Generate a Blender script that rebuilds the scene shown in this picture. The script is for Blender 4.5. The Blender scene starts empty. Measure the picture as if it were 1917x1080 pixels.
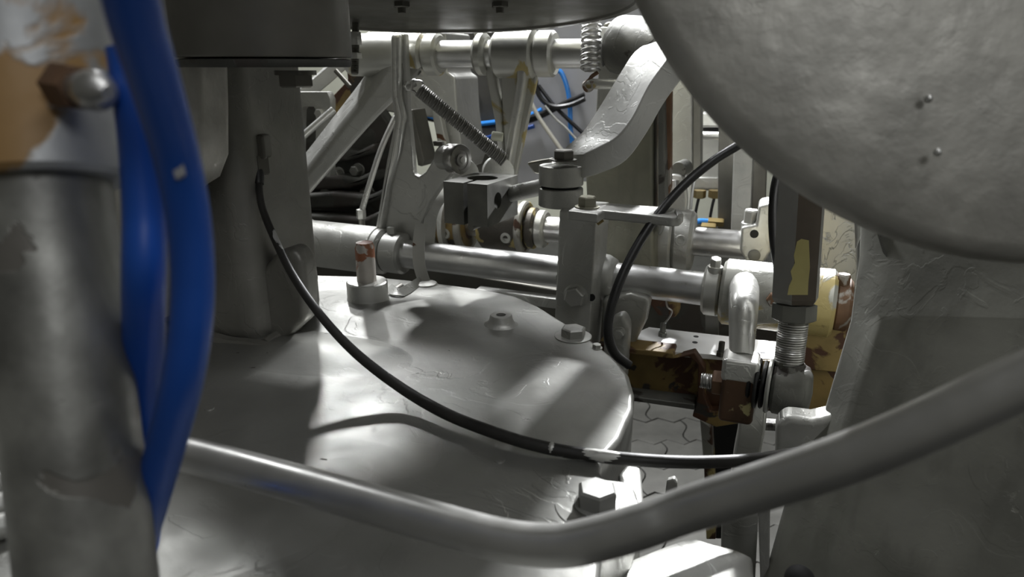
import bpy, bmesh, math, random
from mathutils import Vector as V, Matrix, noise
random.seed(7)
SC = bpy.context.scene
C = SC.collection
# ------------------------------------------------------------------ camera, light, exposure
F = 1278.0; PITCH = math.radians(18)
CAM = V((0, 0, 1.2))
RT = V((1, 0, 0)); UP = V((0, math.sin(PITCH), math.cos(PITCH))); FW = V((0, math.cos(PITCH), -math.sin(PITCH)))
cd = bpy.data.cameras.new('camera'); cam = bpy.data.objects.new('camera', cd); C.objects.link(cam)
cam.location = CAM; cam.rotation_euler = (math.pi / 2 - PITCH, 0, 0)
cd.sensor_width = 36; cd.lens = F / 1917 * 36; cd.clip_start = .02; cd.clip_end = 60
cd.dof.use_dof = True; cd.dof.focus_distance = .82; cd.dof.aperture_fstop = 8.0
SC.camera = cam
w = bpy.data.worlds.new('hall_light'); SC.world = w; w.use_nodes = True
w.node_tree.nodes['Background'].inputs[0].default_value = (.98, .97, .84, 1)
w.node_tree.nodes['Background'].inputs[1].default_value = .058
def lamp(name, loc, aim, power, sx, sy, col=(.97, .98, 1)):
    l = bpy.data.lights.new(name, 'AREA'); l.shape = 'RECTANGLE'; l.size = sx; l.size_y = sy; l.energy = power; l.color = col
    o = bpy.data.objects.new(name, l); C.objects.link(o); o.location = loc
    o.rotation_euler = (V(aim) - V(loc)).to_track_quat('-Z', 'Y').to_euler()
lamp('hall_or_fill_lamp', (-.80, 2.95, 2.31), (-.15, .7, .9), 14, .14, .10)
def spot(name, loc, aim, power, deg, rad):
    l = bpy.data.lights.new(name, 'SPOT'); l.energy = power; l.spot_size = math.radians(deg); l.spot_blend = .35; l.shadow_soft_size = rad; l.color = (.97, .98, 1)
    o = bpy.data.objects.new(name, l); C.objects.link(o); o.location = loc; o.rotation_euler = (V(aim) - V(loc)).to_track_quat('-Z', 'Y').to_euler()
spot('hall_spot', (1.0, 2.55, 2.0), (.17, .74, .9), 760, 19, .03)
lamp('hall_or_fill_lamp', (-.2, 2.4, 2.75), (.0, 1.1, 1.1), 95, 1.15, .2)
lamp('hall_or_fill_lamp', (.9, -1.4, 2.6), (.35, .3, 1.2), 8.5, .7, .7)  # fill lamp added behind the camera to lift the foreground
lamp('hall_or_fill_lamp', (.5, .15, 2.9), (.3, .3, 1.0), 8, 1.2, .15)
lamp('hall_or_fill_lamp', (-.9, 1.95, 2.9), (-.2, 1.2, 1.1), 28, .3, .3)  # extra lamp added high at left rear to brighten the upper arms
lamp('hall_or_fill_lamp', (.4, 3.9, 2.9), (.2, 5.4, 1.0), 60, 1.2, .3)  # lamp added only to brighten the back wall
SC.view_settings.view_transform = 'Standard'; SC.view_settings.look = 'None'
SC.view_settings.gamma = 1; SC.view_settings.use_curve_mapping = False
SC.view_settings.exposure = 0.15

# ------------------------------------------------------------------ measuring helpers
def P(px, py, d):                       # point at depth d
    return CAM + d * ((px - 958.5) / F * RT - (py - 540) / F * UP + FW)
def ray(px, py): return (px - 958.5) / F * RT - (py - 540) / F * UP + FW
def G(px, py, z):                       # point on the level z
    r = ray(px, py); return CAM + r * ((z - CAM.z) / r.z)
def onp(px, py, p0, n):
    r = ray(px, py); return CAM + r * ((p0 - CAM).dot(n) / r.dot(n))
def onl(A, B, px):                      # point of the line A-B seen in column px
    k = (px - 958.5) / F
    f = lambda q: (q - CAM).dot(RT) - k * (q - CAM).dot(FW)
    a, b = f(A), f(B)
    return A + (B - A) * (a / (a - b))
def pxw(d, n): return n * d / F         # width of n pixels at depth d
TH = math.radians(20)
U = V((math.cos(TH), -math.sin(TH), 0)); W = V((math.sin(TH), math.cos(TH), 0)); Z = V((0, 0, 1))

# ------------------------------------------------------------------ mesh builder
def smooth_path(pts, k=6):
    pts = [V(p) for p in pts]; out = []
    for i in range(len(pts) - 1):
        p0 = pts[max(i - 1, 0)]; p1 = pts[i]; p2 = pts[i + 1]; p3 = pts[min(i + 2, len(pts) - 1)]
        for j in range(k):
            t = j / k
            out.append(.5 * ((2 * p1) + (p2 - p0) * t + (2 * p0 - 5 * p1 + 4 * p2 - p3) * t * t + (3 * p1 - p0 - 3 * p2 + p3) * t ** 3))
    out.append(pts[-1]); return out
def frame(ax):
    ax = ax.normalized(); a = ax.orthogonal().normalized(); return a, ax.cross(a)
class MB:
    def __init__(s): s.v = []; s.f = []
    def loops(s, loops, cap0=True, cap1=True, closed=True):
        n = len(loops[0]); b = len(s.v)
        for l in loops: s.v += [V(p) for p in l]
        for i in range(len(loops) - 1):
            for j in range(n if closed else n - 1):
                k = (j + 1) % n
                s.f.append((b + i * n + j, b + i * n + k, b + (i + 1) * n + k, b + (i + 1) * n + j))
        if cap0: s.f.append(tuple(b + j for j in range(n))[::-1])
        if cap1: s.f.append(tuple(b + (len(loops) - 1) * n + j for j in range(n)))
        return s
    def ring(s, c, a, b, r, n): return [c + r * (math.cos(2 * math.pi * i / n) * a + math.sin(2 * math.pi * i / n) * b) for i in range(n)]
    def cyl(s, p0, p1, r0, r1=None, n=24):
        p0, p1 = V(p0), V(p1); a, b = frame(p1 - p0); r1 = r0 if r1 is None else r1
        return s.loops([s.ring(p0, a, b, r0, n), s.ring(p1, a, b, r1, n)])
    def lathe(s, p, ax, prof, n=40):
        ax = V(ax).normalized(); a, b = frame(ax)
        return s.loops([s.ring(V(p) + ax * t, a, b, max(r, 1e-5), n) for t, r in prof])
    def tube(s, pts, r, n=12, k=6, raw=False):
        pts = [V(p) for p in pts] if raw else smooth_path(pts, k)
        m = len(pts); t = (pts[1] - pts[0]).normalized(); a, b = frame(t); ls = []
        for i, p in enumerate(pts):
            t2 = (pts[min(i + 1, m - 1)] - pts[max(i - 1, 0)]).normalized()
            q = t.rotation_difference(t2); a = q @ a; b = q @ b; t = t2
            rr = r(i / (m - 1)) if callable(r) else r
            ls.append(s.ring(p, a, b, rr, n))
        return s.loops(ls)
    def strip(s, pts, wid, thk, wdir, k=6):          # flat bar swept along a path
        pts = smooth_path(pts, k); m = len(pts); ls = []
        for i, p in enumerate(pts):
            t = (pts[min(i + 1, m - 1)] - pts[max(i - 1, 0)]).normalized()
            wd = (V(wdir) - t * t.dot(V(wdir))).normalized(); nn = t.cross(wd)
            ls.append([p + wd * wid / 2 + nn * thk / 2, p - wd * wid / 2 + nn * thk / 2, p - wd * wid / 2 - nn * thk / 2, p + wd * wid / 2 - nn * thk / 2])
        return s.loops(ls)
    def coil(s, p0, p1, R, r, turns, n=6, seg=14):
        p0, p1 = V(p0), V(p1); ax = p1 - p0; a, b = frame(ax); N = int(turns * seg)
        return s.tube([p0 + ax * (i / N) + R * (math.cos(2 * math.pi * i / seg) * a + math.sin(2 * math.pi * i / seg) * b) for i in range(N + 1)], r, n, raw=True)
    def box(s, c, a, b, h):
        c, a, b, h = V(c), V(a), V(b), V(h)
        return s.loops([[c - a - b - h, c + a - b - h, c + a + b - h, c - a + b - h], [c - a - b + h, c + a - b + h, c + a + b + h, c - a + b + h]])
    def prism(s, loop, off):
        loop = [V(p) for p in loop]; return s.loops([loop, [p + V(off) for p in loop]])
    def hexa(s, c, ax, r, h, rot=0, cham=.12, n=6):
        ax = V(ax).normalized(); a, b = frame(ax); c = V(c)
        if abs(ax.z) > .9: a = V((1, 0, 0)); b = ax.cross(a); 
        a, b = a * math.cos(rot) + b * math.sin(rot), b * math.cos(rot) - a * math.sin(rot)
        return s.loops([s.ring(c, a, b, r, n), s.ring(c + ax * h * (1 - cham), a, b, r, n), s.ring(c + ax * h, a, b, r * .86, n)])
    def sphere(s, c, r, n=16, sq=1.0):
        c = V(c); k = n // 2
        return s.lathe(c, Z, [(-r * sq * math.cos(math.pi * i / k), r * math.sin(math.pi * i / k)) for i in range(k + 1)], n)
    def build(s, name, mat, parent=None, bevel=0, bseg=2, smooth=38, kind=None):
        me = bpy.data.meshes.new(name); o = bpy.data.objects.new(name, me); C.objects.link(o)
        if parent is None:
            lo = V([min(v[i] for v in s.v) for i in range(3)]); hi = V([max(v[i] for v in s.v) for i in range(3)])
            off = V(((lo.x + hi.x) / 2, (lo.y + hi.y) / 2, lo.z))
            o.location = off
        else:
            off = wl(parent); o.parent = parent
        me.from_pydata([v - off for v in s.v], [], s.f)
        bm = bmesh.new(); bm.from_mesh(me); bmesh.ops.remove_doubles(bm, verts=bm.verts, dist=2e-5)
        bmesh.ops.recalc_face_normals(bm, faces=bm.faces); bm.to_mesh(me); bm.free()
        me.polygons.foreach_set('use_smooth', [True] * len(me.polygons)); me.set_sharp_from_angle(angle=math.radians(smooth))
        me.materials.append(mat)
        if bevel:
            m = o.modifiers.new('bevel', 'BEVEL'); m.width = bevel; m.segments = bseg; m.limit_method = 'ANGLE'; m.angle_limit = math.radians(32)
            m.harden_normals = True
        if kind: o['kind'] = kind
        return o
def wl(o):
    p = o.location.copy()
    while o.parent: o = o.parent; p += o.location
    return p
def cut(o, mb):                                    # bore a hole through a part
    me = bpy.data.meshes.new('c'); c = bpy.data.objects.new('c', me); C.objects.link(c)
    me.from_pydata([v for v in mb.v], [], mb.f)
    bm = bmesh.new(); bm.from_mesh(me); bmesh.ops.recalc_face_normals(bm, faces=bm.faces); bm.to_mesh(me); bm.free()
    m = o.modifiers.new('cut', 'BOOLEAN'); m.operation = 'DIFFERENCE'; m.object = c; m.solver = 'EXACT'
    bpy.context.view_layer.update()
    dg = bpy.context.evaluated_depsgraph_get(); new = bpy.data.meshes.new_from_object(o.evaluated_get(dg))
    o.modifiers.clear(); o.data = new; new.set_sharp_from_angle(angle=math.radians(35))
    bpy.data.objects.remove(c)
def tag(o, label, cat, group=None, kind=None):
    o['label'] = label; o['category'] = cat
    if group: o['group'] = group
    if kind: o['kind'] = kind
    return o
def thing(name, loc, label, cat, group=None):
    o = bpy.data.objects.new(name, None); C.objects.link(o); o.location = loc; o.empty_display_size = .02
    return tag(o, label, cat, group)

# ------------------------------------------------------------------ materials
def mat(name, base, metal=0., rough=.5, patches=(), var=.12, vscale=9, bump=.0, bscale=60, flake=0, fscale=14, spec=.5, streak=0):
    m = bpy.data.materials.new(name); m.use_nodes = True; nt = m.node_tree; N = nt.nodes; L = nt.links
    bs = N['Principled BSDF']; bs.inputs['Metallic'].default_value = metal; bs.inputs['Roughness'].default_value = rough
    bs.inputs['Specular IOR Level'].default_value = spec
    tc = N.new('ShaderNodeTexCoord')
    def noi(scale, det=5, off=0, dist=0, sc=None):
        mp = N.new('ShaderNodeMapping'); mp.inputs['Location'].default_value = (off, off * .7, off * 1.3)
        if sc: mp.inputs['Scale'].default_value = sc
        L.new(tc.outputs['Object'], mp.inputs['Vector'])
        n = N.new('ShaderNodeTexNoise'); n.inputs['Scale'].default_value = scale; n.inputs['Detail'].default_value = det
        n.inputs['Distortion'].default_value = dist; L.new(mp.outputs[0], n.inputs['Vector']); return n.outputs['Fac']
    def ramp(src, a, b):
        r = N.new('ShaderNodeMapRange'); r.inputs['From Min'].default_value = a; r.inputs['From Max'].default_value = b; L.new(src, r.inputs['Value']); return r.outputs[0]
    def mix(fac, a, b):
        x = N.new('ShaderNodeMix'); x.data_type = 'RGBA'; L.new(fac, x.inputs[0])
        for s, i in ((a, 6), (b, 7)):
            if isinstance(s, tuple): x.inputs[i].default_value = (*s, 1)
            else: L.new(s, x.inputs[i])
        return x.outputs[2]
    lo = tuple(c * (1 - var * 1.6) for c in base); hi = tuple(min(1, c * (1 + var)) for c in base)
    col = mix(ramp(noi(vscale, 6, 3), .3, .7), lo, hi)
    if streak: col = mix(ramp(noi(30, 4, 8, 0, (1, 1, .06)), .5, .72), col, tuple(c * (1 - streak) for c in base))
    rg = ramp(noi(vscale * 2.3, 5, 11), .25, .75)
    rr = N.new('ShaderNodeMapRange'); rr.inputs['To Min'].default_value = max(.05, rough - .08); rr.inputs['To Max'].default_value = min(1, rough + .12); L.new(rg, rr.inputs['Value'])
    rsock = rr.outputs[0]; msock = None; hs = []
    for i, (pc, sc, th, pm) in enumerate(patches):
        k = ramp(noi(sc, 6, 20 + 9 * i, .6), th, th + .025)
        col = mix(k, col, pc)
        mm = N.new('ShaderNodeMix'); mm.data_type = 'FLOAT'; L.new(k, mm.inputs[0])
        if msock: L.new(msock, mm.inputs[2])
        else: mm.inputs[2].default_value = metal
        mm.inputs[3].default_value = pm; msock = mm.outputs[0]
        inv = N.new('ShaderNodeMath'); inv.operation = 'MULTIPLY'; inv.inputs[1].default_value = -.6; L.new(k, inv.inputs[0]); hs.append(inv.outputs[0])
    if msock: L.new(msock, bs.inputs['Metallic'])
    L.new(col, bs.inputs['Base Color']); L.new(rsock, bs.inputs['Roughness'])
    if bump: 
        b = N.new('ShaderNodeMath'); b.operation = 'MULTIPLY'; b.inputs[1].default_value = bump; L.new(noi(bscale, 4, 5), b.inputs[0]); hs.append(b.outputs[0])
        b = N.new('ShaderNodeMath'); b.operation = 'MULTIPLY'; b.inputs[1].default_value = bump * 1.6; L.new(noi(bscale * .25, 3, 6), b.inputs[0]); hs.append(b.outputs[0])
    if flake:
        b = N.new('ShaderNodeMath'); b.operation = 'MULTIPLY'; b.inputs[1].default_value = flake; L.new(ramp(noi(fscale, 7, 41, 1.2), .5, .53), b.inputs[0]); hs.append(b.outputs[0])
        b = N.new('ShaderNodeMath'); b.operation = 'MULTIPLY'; b.inputs[1].default_value = flake * .7; L.new(ramp(noi(fscale * 2.7, 6, 57, .8), .62, .64), b.inputs[0]); hs.append(b.outputs[0])
    if hs:
        h = hs[0]
        for x in hs[1:]:
            ad = N.new('ShaderNodeMath'); ad.operation = 'ADD'; L.new(h, ad.inputs[0]); L.new(x, ad.inputs[1]); h = ad.outputs[0]
        bp = N.new('ShaderNodeBump'); bp.inputs['Strength'].default_value = .55; bp.inputs['Distance'].default_value = .0012
        L.new(h, bp.inputs['Height']); L.new(bp.outputs[0], bs.inputs['Normal'])
    return m
RUST = (.10, .045, .02); YEL = (.42, .34, .14); DRK = (.035, .03, .025)
silver = mat('silver_paint', (.50, .50, .475), .62, .42, (), .10, 8, .5, 70, .55, 13)
deckm = mat('deck_silver_paint', (.305, .305, .285), .62, .39, ((DRK, 48, .715, .2),), .10, 9, .4, 80, .28, 9)
castm = mat('cast_silver_paint', (.50, .50, .47), .6, .46, (), .14, 12, 1.0, 60, .5, 18)
bright = mat('bright_silver_paint', (.70, .70, .67), .72, .32, (), .08, 14, .35, 90, .3, 20)
steel = mat('bare_steel', (.55, .545, .53), .9, .34, ((RUST, 26, .70, .2),), .12, 20, .2, 120)
shaftm = mat('polished_shaft', (.66, .66, .65), .85, .33, (), .10, 16, .12, 150)
dsteel = mat('dark_steel', (.145, .14, .122), .55, .45, (), .22, 10, .35, 60)
hidden = mat('shade_dark_casting', (.06, .06, .052), .3, .6, ((DRK, 14, .5, 0),), .3, 14, 1.0, 40)  # shade of the recessed parts is put into this darker colour
dcast = mat('dark_casting', (.17, .17, .155), .5, .52, ((DRK, 16, .62, .1),), .22, 14, .9, 50, .4, 18)
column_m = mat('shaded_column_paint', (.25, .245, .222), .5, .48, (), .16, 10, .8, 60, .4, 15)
worn = mat('worn_yellow_silver', (.40, .39, .35), .55, .42, ((YEL, 14, .55, .0), ((.07, .035, .02), 15, .54, .1)), .12, 12, .5, 60)
wornd = mat('rusty_yellow_paint', (.22, .15, .05), .05, .55, (((.07, .03, .014), 14, .49, .1), (DRK, 20, .58, .0)), .2, 18, .8, 60)
yelsil = mat('silver_over_yellow', (.56, .56, .52), .6, .38, ((YEL, 12, .60, .0), (RUST, 17, .68, .1)), .10, 12, .4, 60)
hubm = mat('hub_paint', (.46, .46, .42), .5, .42, ((YEL, 9, .50, .0), ((.12, .06, .03), 22, .66, .1)), .14, 12, .6, 60, .4, 20)
eyem = mat('eye_rust', (.10, .055, .03), .15, .5, (((.40, .35, .17), 20, .56, 0), ((.5, .5, .47), 30, .70, .4)), .3, 20, .8, 60)
hubd = mat('flaked_hub_paint', (.10, .09, .075), .3, .5, ((YEL, 15, .56, .0), ((.42, .41, .38), 12, .62, .5)), .25, 16, .7, 60, .4, 20)
rustm = mat('rust', (.16, .09, .05), .25, .6, (((.35, .33, .3), 18, .56, .5),), .3, 20, 1.0, 60)
blockm = mat('dark_oxide_block', (.14, .14, .125), .45, .5, ((YEL, 22, .74, 0),), .2, 20, .5, 90)
sprm_ = mat('bearing_steel', (.36, .355, .34), .85, .3)
bluem = mat('blue_hose', (.012, .085, .42), 0, .38, (((.22, .22, .24), 15, .77, 0),), .12, 8, .1, 60)
blue2 = mat('blue_air_tube', (.03, .25, .75), 0, .3, (), .05)
rubber = mat('black_rubber', (.012, .012, .012), 0, .42, (((.22, .21, .19), 55, .70, 0),), .2, 30, .4, 120)
fadedr = mat('painted_black_rubber', (.02, .019, .017), 0, .5, (((.42, .42, .41), 26, .64, .3),), .3, 30, .4, 120)
black = mat('black_hollow', (.01, .01, .01), 0, .7)
post_m = mat('weathered_post_steel', (.34, .34, .315), .6, .42, (((.2, .19, .17), 34, .60, .4),), .35, 30, .5, 60, 0, 10, .5, .4)
collar_m = mat('worn_collar_paint', (.42, .43, .43), .45, .5, (((.32, .19, .07), 12, .49, .05),), .22, 18, .5, 50)
railm = mat('satin_rail_steel', (.47, .468, .45), .78, .33, (), .12, 18, .25, 60)
whitem = mat('white_plate', (.78, .78, .77), .1, .4, (), .05)
cabm = mat('grey_cabinet_paint', (.40, .40, .41), .1, .5, (), .06)
creamm = mat('cream_wall_paint', (.74, .75, .62), 0, .7, (), .04)
paverm = mat('concrete_paver', (.17, .168, .155), 0, .8, (), .14, 12, .8, 60)
jointm = mat('dark_joint_sand', (.05, .05, .045), 0, .9)
guardm = mat('rough_guard_casting', (.42, .41, .37), .4, .5, (), .14, 26, 1.8, 55, .12, 9)
panel_m = mat('mottled_frame_paint', (.33, .33, .295), .4, .52, (((.40, .40, .36), 22, .68, .5),), .22, 9, 1.0, 40, .2, 16, .5, .35)
olive = mat('olive_wash', (.36, .35, .27), .45, .45, (), .2, 8, .5, 50)
cablew = mat('pale_cable', (.6, .58, .5), 0, .5)
brass = mat('brass_fitting', (.34, .26, .12), .9, .35)

def bolt(parent, c, ax, r, h, m=steel, washer=1.35, rot=.3, name='hex_bolt', hole=False):
    ax = V(ax).normalized(); c = V(c); t = h * .16
    o = MB().hexa(c + ax * (t if washer else 0), ax, r, h, rot).build(name, m, parent, smooth=20)
    if washer: MB().lathe(c, ax, [(-.0005, 0), (-.0005, r * washer), (t * .7, r * washer), (t, r * washer * .93), (t, 0)], 24).build('washer', m, o)
    return o

# ------------------------------------------------------------------ the room
flo = MB().box((0, 2.5, -.06), (4, 0, 0), (0, 4.4, 0), (0, 0, .05)).build('floor', jointm, kind='structure')
pm = None
R_ = .2; C_ = .15; g_ = .0017
def gx(x): return .016 * math.sin(4 * math.pi * x / R_)
def hy(y): return .014 * math.sin(2 * math.pi * y / C_)
def paver_mesh(p):
    n = 8; a, b = R_ / 2, C_ / 2
    lp = [(-a + 2 * a * i / n, -b + gx(-a + 2 * a * i / n) + g_) for i in range(n)]
    lp += [(a + hy(-b + 2 * b * i / n) - g_, -b + 2 * b * i / n) for i in range(n)]
    lp += [(a - 2 * a * i / n, b + gx(a - 2 * a * i / n) - g_) for i in range(n)]
    lp += [(-a + hy(b - 2 * b * i / n) + g_, b - 2 * b * i / n) for i in range(n)]
    m0 = MB().prism([V((x, y, -.012)) for x, y in lp], (0, 0, .012)); m0.v = [v + p for v in m0.v]; return m0
for i in range(-3, 10):
    for j in range(0, 13):
        p = V((.5 + (i + (j % 2) * .5) * R_, 1.2 + j * C_, 0))
        if pm is None: o = pm = paver_mesh(p).build('paver', paverm, flo, .0025, 1); p0 = p
        else:
            o = pm.copy(); C.objects.link(o); o.parent = flo; o.location = p - p0 + V((0, 0, random.uniform(-.0025, .0015)))
MB().box((0, 5.6, 1.5), (4, 0, 0), (0, .05, 0), (0, 0, 1.6)).build('wall_back', creamm, kind='structure')

# ------------------------------------------------------------------ machine deck
ZD = .9
dk = thing('machine_deck', G(800, 760, ZD), 'broad silver painted deck casting with curved right edge and hex bolts', 'machine deck')
edge = [G(*q, ZD) for q in [(590, 514), (700, 517), (800, 527), (900, 540), (965, 553), (1010, 573), (1060, 604), (1110, 637), (1150, 668), (1178, 700), (1188, 735), (1186, 765), (1162, 820), (1128, 860), (1123, 878), (1133, 893), (1168, 897), (1189, 909), (1196, 930), (1187, 955), (1160, 985), (1130, 1020)]]
out = edge + [V((.03, .22, ZD)), V((-.05, .1, ZD)), V((-.7, .1, ZD)), V((-.85, .6, ZD)), V((-.62, 1.02, ZD)), G(420, 512, ZD)]
def fill_surface(outl, bumpf, thick, res=.012):     # deck top as a fine grid so its swells are real relief
    pass
mb = MB(); mb.prism(out, (0, 0, -.055)); mb.build('deck_plate', deckm, dk, .009, 4, smooth=30)
# low swells of the casting: a raised rib and the fillet mound in front of the boss
def mound(px, py, rx, ry, ang, h, name='deck_swell'):
    c = G(px, py, ZD); a = V((math.cos(ang), math.sin(ang), 0)); b = V((-math.sin(ang), math.cos(ang), 0)); ls = []
    n = 40
    for k in range(9):
        t = k / 8; zz = h * (math.cos(math.pi * t) * .5 + .5) - .0006
        rr = max(t, .002)
        ls.append([c + a * rx * rr * math.cos(2 * math.pi * i / n) + b * ry * rr * math.sin(2 * math.pi * i / n) + Z * zz for i in range(n)])
    MB().loops(ls, True, False).build(name, deckm, dk, smooth=60)
mound(690, 585, .17, .10, -.35, .012)
mound(560, 655, .16, .07, -.3, .010)
mound(330, 960, .2, .10, .4, .010)
c = G(690, 572, ZD)
MB().lathe(c, Z, [(0, 0), (0, .037), (.003, .031), (.008, .0275), (.0135, .0265), (.033, .0265), (.0345, .025), (.0345, 0)]).build('round_boss', castm, dk)
MB().lathe(c + Z * .034, Z, [(-.002, .0125), (.045, .0125), (.047, .012), (.052, .0105), (.053, 0)], 24).build('pin', mat('rust_topped_pin', (.46, .43, .39), .4, .5, (((.30, .12, .06), 20, .50, .1),), .2, 20, .6), dk)
c = G(938, 607, ZD)
o = MB().lathe(c, Z, [(0, .0), (0, .021), (.002, .0175), (.005, .015), (.011, .0135), (.0125, .0125), (.0125, .006), (.006, .0055), (.006, 0)], 32).build('drain_boss', castm, dk)
MB().lathe(c + Z * .0062, Z, [(0, 0), (0, .0054), (.0008, .0054), (.0008, 0)], 20).build('hole', black, o)
bolt(dk, G(1073, 630, ZD), Z, .0145, .010, castm, 1.5, .2)
bolt(dk, G(1117, 651, ZD), Z, .005, .004, castm, 1.3, .2, 'small_screw')
bolt(dk, G(1117, 948, ZD) + Z * .001, Z, .0145, .013, mat('grey_bolt_paint', (.30, .30, .285), .5, .45, (), .1, 20, .4), 1.12, .52)
MB().lathe(G(1117, 946, ZD) - Z * .001, Z, [(0, 0), (0, .030), (.0015, .030), (.0015, 0)], 40).build('bolt_seat', deckm, dk)
for q in ((392, 765), (497, 838), (362, 905), (250, 775), (935, 862)): 
    MB().lathe(G(*q, ZD), Z, [(-.001, 0), (-.001, .005), (.001, .0042), (.0013, 0)], 16).build('paint_blister', deckm, dk)
# ear and side bracket below the notch
MB().prism([G(1158, 885, ZD - .02), G(1172, 868, ZD - .02), G(1200, 872, ZD - .02), G(1206, 940, ZD - .02), G(1170, 960, ZD - .02)], (0, 0, -.09)).build('side_bracket', castm, dk, .004)

# ------------------------------------------------------------------ left column
A = G(222, 606, ZD); B = A + U * .215
col = thing('support_column', A + U * .1 + W * .06, 'shaded grey column standing on the deck, with a black cable plugged in', 'column')
base = [A, B, B + W * .13, A + W * .13]
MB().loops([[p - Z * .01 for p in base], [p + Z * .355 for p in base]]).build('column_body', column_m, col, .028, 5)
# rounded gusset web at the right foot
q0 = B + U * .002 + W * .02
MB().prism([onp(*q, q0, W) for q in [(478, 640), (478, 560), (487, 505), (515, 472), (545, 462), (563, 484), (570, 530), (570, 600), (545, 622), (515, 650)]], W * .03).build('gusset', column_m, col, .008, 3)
MB().tube([A - W * .004 + Z * .003 + U * (.215 * i / 14) + Z * random.uniform(-.002, .003) for i in range(15)] + [B + U * .03 + W * .0], .008, 8, 3).build('weld_bead', column_m, col)
MB().tube([B + U * .004 + W * .03 * i + Z * (.004 + .002 * (i % 2)) for i in range(3)], .007, 8, 3).build('weld_bead', column_m, col)
fa = P(478, 262, .78); fb = P(482, 340, .775)
o = MB().box(P(482, 272, .745), (.0145, 0, 0), (0, .02, 0), (0, 0, .013)).build('cable_socket', dsteel, col, .003)
MB().hexa(P(482, 290, .738), -Z, .0125, .021, .2).build('gland_nut', dsteel, o)
MB().cyl(P(482, 310, .738), P(484, 345, .735), .0075, .0055, 14).build('sleeve', rubber, o)

# the rounded slab at the very left of the column
sl = [(150, 20), (150, -90), (290, -80), (330, -20), (350, 30), (359, 90), (364, 200), (366, 300), (350, 345), (318, 365), (285, 470), (270, 615), (180, 620), (150, 400)]
q0 = P(300, 200, .62)
tag(MB().prism([onp(*q, q0, W) for q in sl], W * .05).build('cast_bracket', guardm, None, .012, 3), 'rough grey cast slab with rounded corner behind the blue hoses', 'bracket')

# ------------------------------------------------------------------ overhead housing and drum
hc = P(501, 130, .60); hc.z = 1.2
hs = thing('gear_housing', hc, 'dark steel round housing above the left column, with rust-dark nut underneath', 'housing')
MB().lathe(hc, Z, [(.0075, 0), (.0075, .0725), (.009, .0735), (.084, .0735), (.084, 0)], 64).build('housing_body', dsteel, hs)
MB().lathe(hc, Z, [(-.0005, 0), (-.0005, .071), (.002, .0725), (.0055, .0725), (.0065, .068), (.0065, 0)], 64).build('base_flange', hidden, hs)
MB().hexa(P(553, 138, .62), -Z, .0165, .012, .25).build('nut', dsteel, hs, smooth=20)
MB().lathe(P(553, 134, .62), -Z, [(-.001, 0), (-.001, .0185), (.003, .0185), (.003, 0)], 24).build('washer', dsteel, hs)
# wide drum: centre and tilt
dc = P(800, 0, .83); dc = V((dc.x, .9, 1.2775)); tilt = math.radians(-5)
dax = V((0, math.sin(-tilt), math.cos(tilt)))
dr = thing('overhead_drum', dc, 'wide dark disc overhead with a turned lip and hanging studs', 'drum')
MB().lathe(dc, dax, [(0, 0), (0, .245), (-.001, .25), (-.001, .2685), (.0015, .27), (.45, .27), (.45, 0)], 96).build('drum_plate', olive, dr)  # unseen upper height stretched to block light from the overhead lamps
MB().lathe(dc, dax, [(-.0015, .252), (-.004, .254), (-.004, .266), (-.001, .269), (.001, .269), (.001, .252)], 96).build('turned_lip', dsteel, dr)
for px in (752, 936):
    k = onp(px, 2, dc, dax)
    o = MB().hexa(k + dax * .001, -dax, .0105, .009, .3).build('nut', dsteel, dr, smooth=20)
    MB().cyl(k, k - dax * .014, .0055, .005, 14).build('stud', dsteel, o)

# ------------------------------------------------------------------ shafts
S1A = G(902, 492, .885); S1B = G(1270, 535, .885)
S2A = G(1035, 430, .905); S2B = G(1340, 455, .905)
s3 = P(860, 102, 1.15); S3A = s3; S3B = s3 + U * .3
def s1(px): return onl(S1A, S1B, px)
def s2(px): return onl(S2A, S2B, px)
def s3f(px): return onl(S3A, S3B, px)
d1 = (S1B - S1A).normalized(); d2 = (S2B - S2A).normalized()
def ringpart(f, a, b, r, name, m, parent, ch=.003, n=40):
    p, q = f(a), f(b); L_ = (q - p).length; ch = min(ch, L_ * .3)
    return MB().lathe(p, q - p, [(0, 0), (0, r - ch), (ch, r), (L_ - ch, r), (L_, r - ch), (L_, 0)], n).build(name, m, parent, smooth=30)
ms = thing('main_shaft', s1(900), 'long bright steel shaft running behind the deck', 'shaft')
ringpart(s1, 640, 1575, .025, 'shaft_bar', shaftm, ms)
ringpart(s1, 575, 712, .043, 'sleeve', castm, ms, .004)
ringpart(s1, 548, 577, .047, 'sleeve_flange', castm, ms, .006)
ringpart(s1, 705, 724, .041, 'collar', castm, ms, .005)
o = ringpart(s1, 724, 760, .0365, 'collar', silver, ms, .004)
bolt(o, s1(738) + Z * .036 - W * .005, Z, .008, .012, castm, 0, .2, 'set_screw')
o = ringpart(s1, 1318, 1350, .038, 'collar', yelsil, ms, .004)
k = s1(1336) + Z * .036 - W * .012
MB().cyl(k - Z * .012, k + Z * .004, .011, .011, 18).build('screw_boss', yelsil, o, .001)
bolt(o, k + Z * .003, Z - W * .25, .0085, .014, yelsil, 0, .2, 'set_screw')
o = ringpart(s1, 1560, 1592, .038, 'collar', rustm, ms, .004)
bolt(o, s1(1570) + Z * .030 - W * .012, Z, .009, .018, rustm, 0, .2, 'set_screw')

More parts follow.
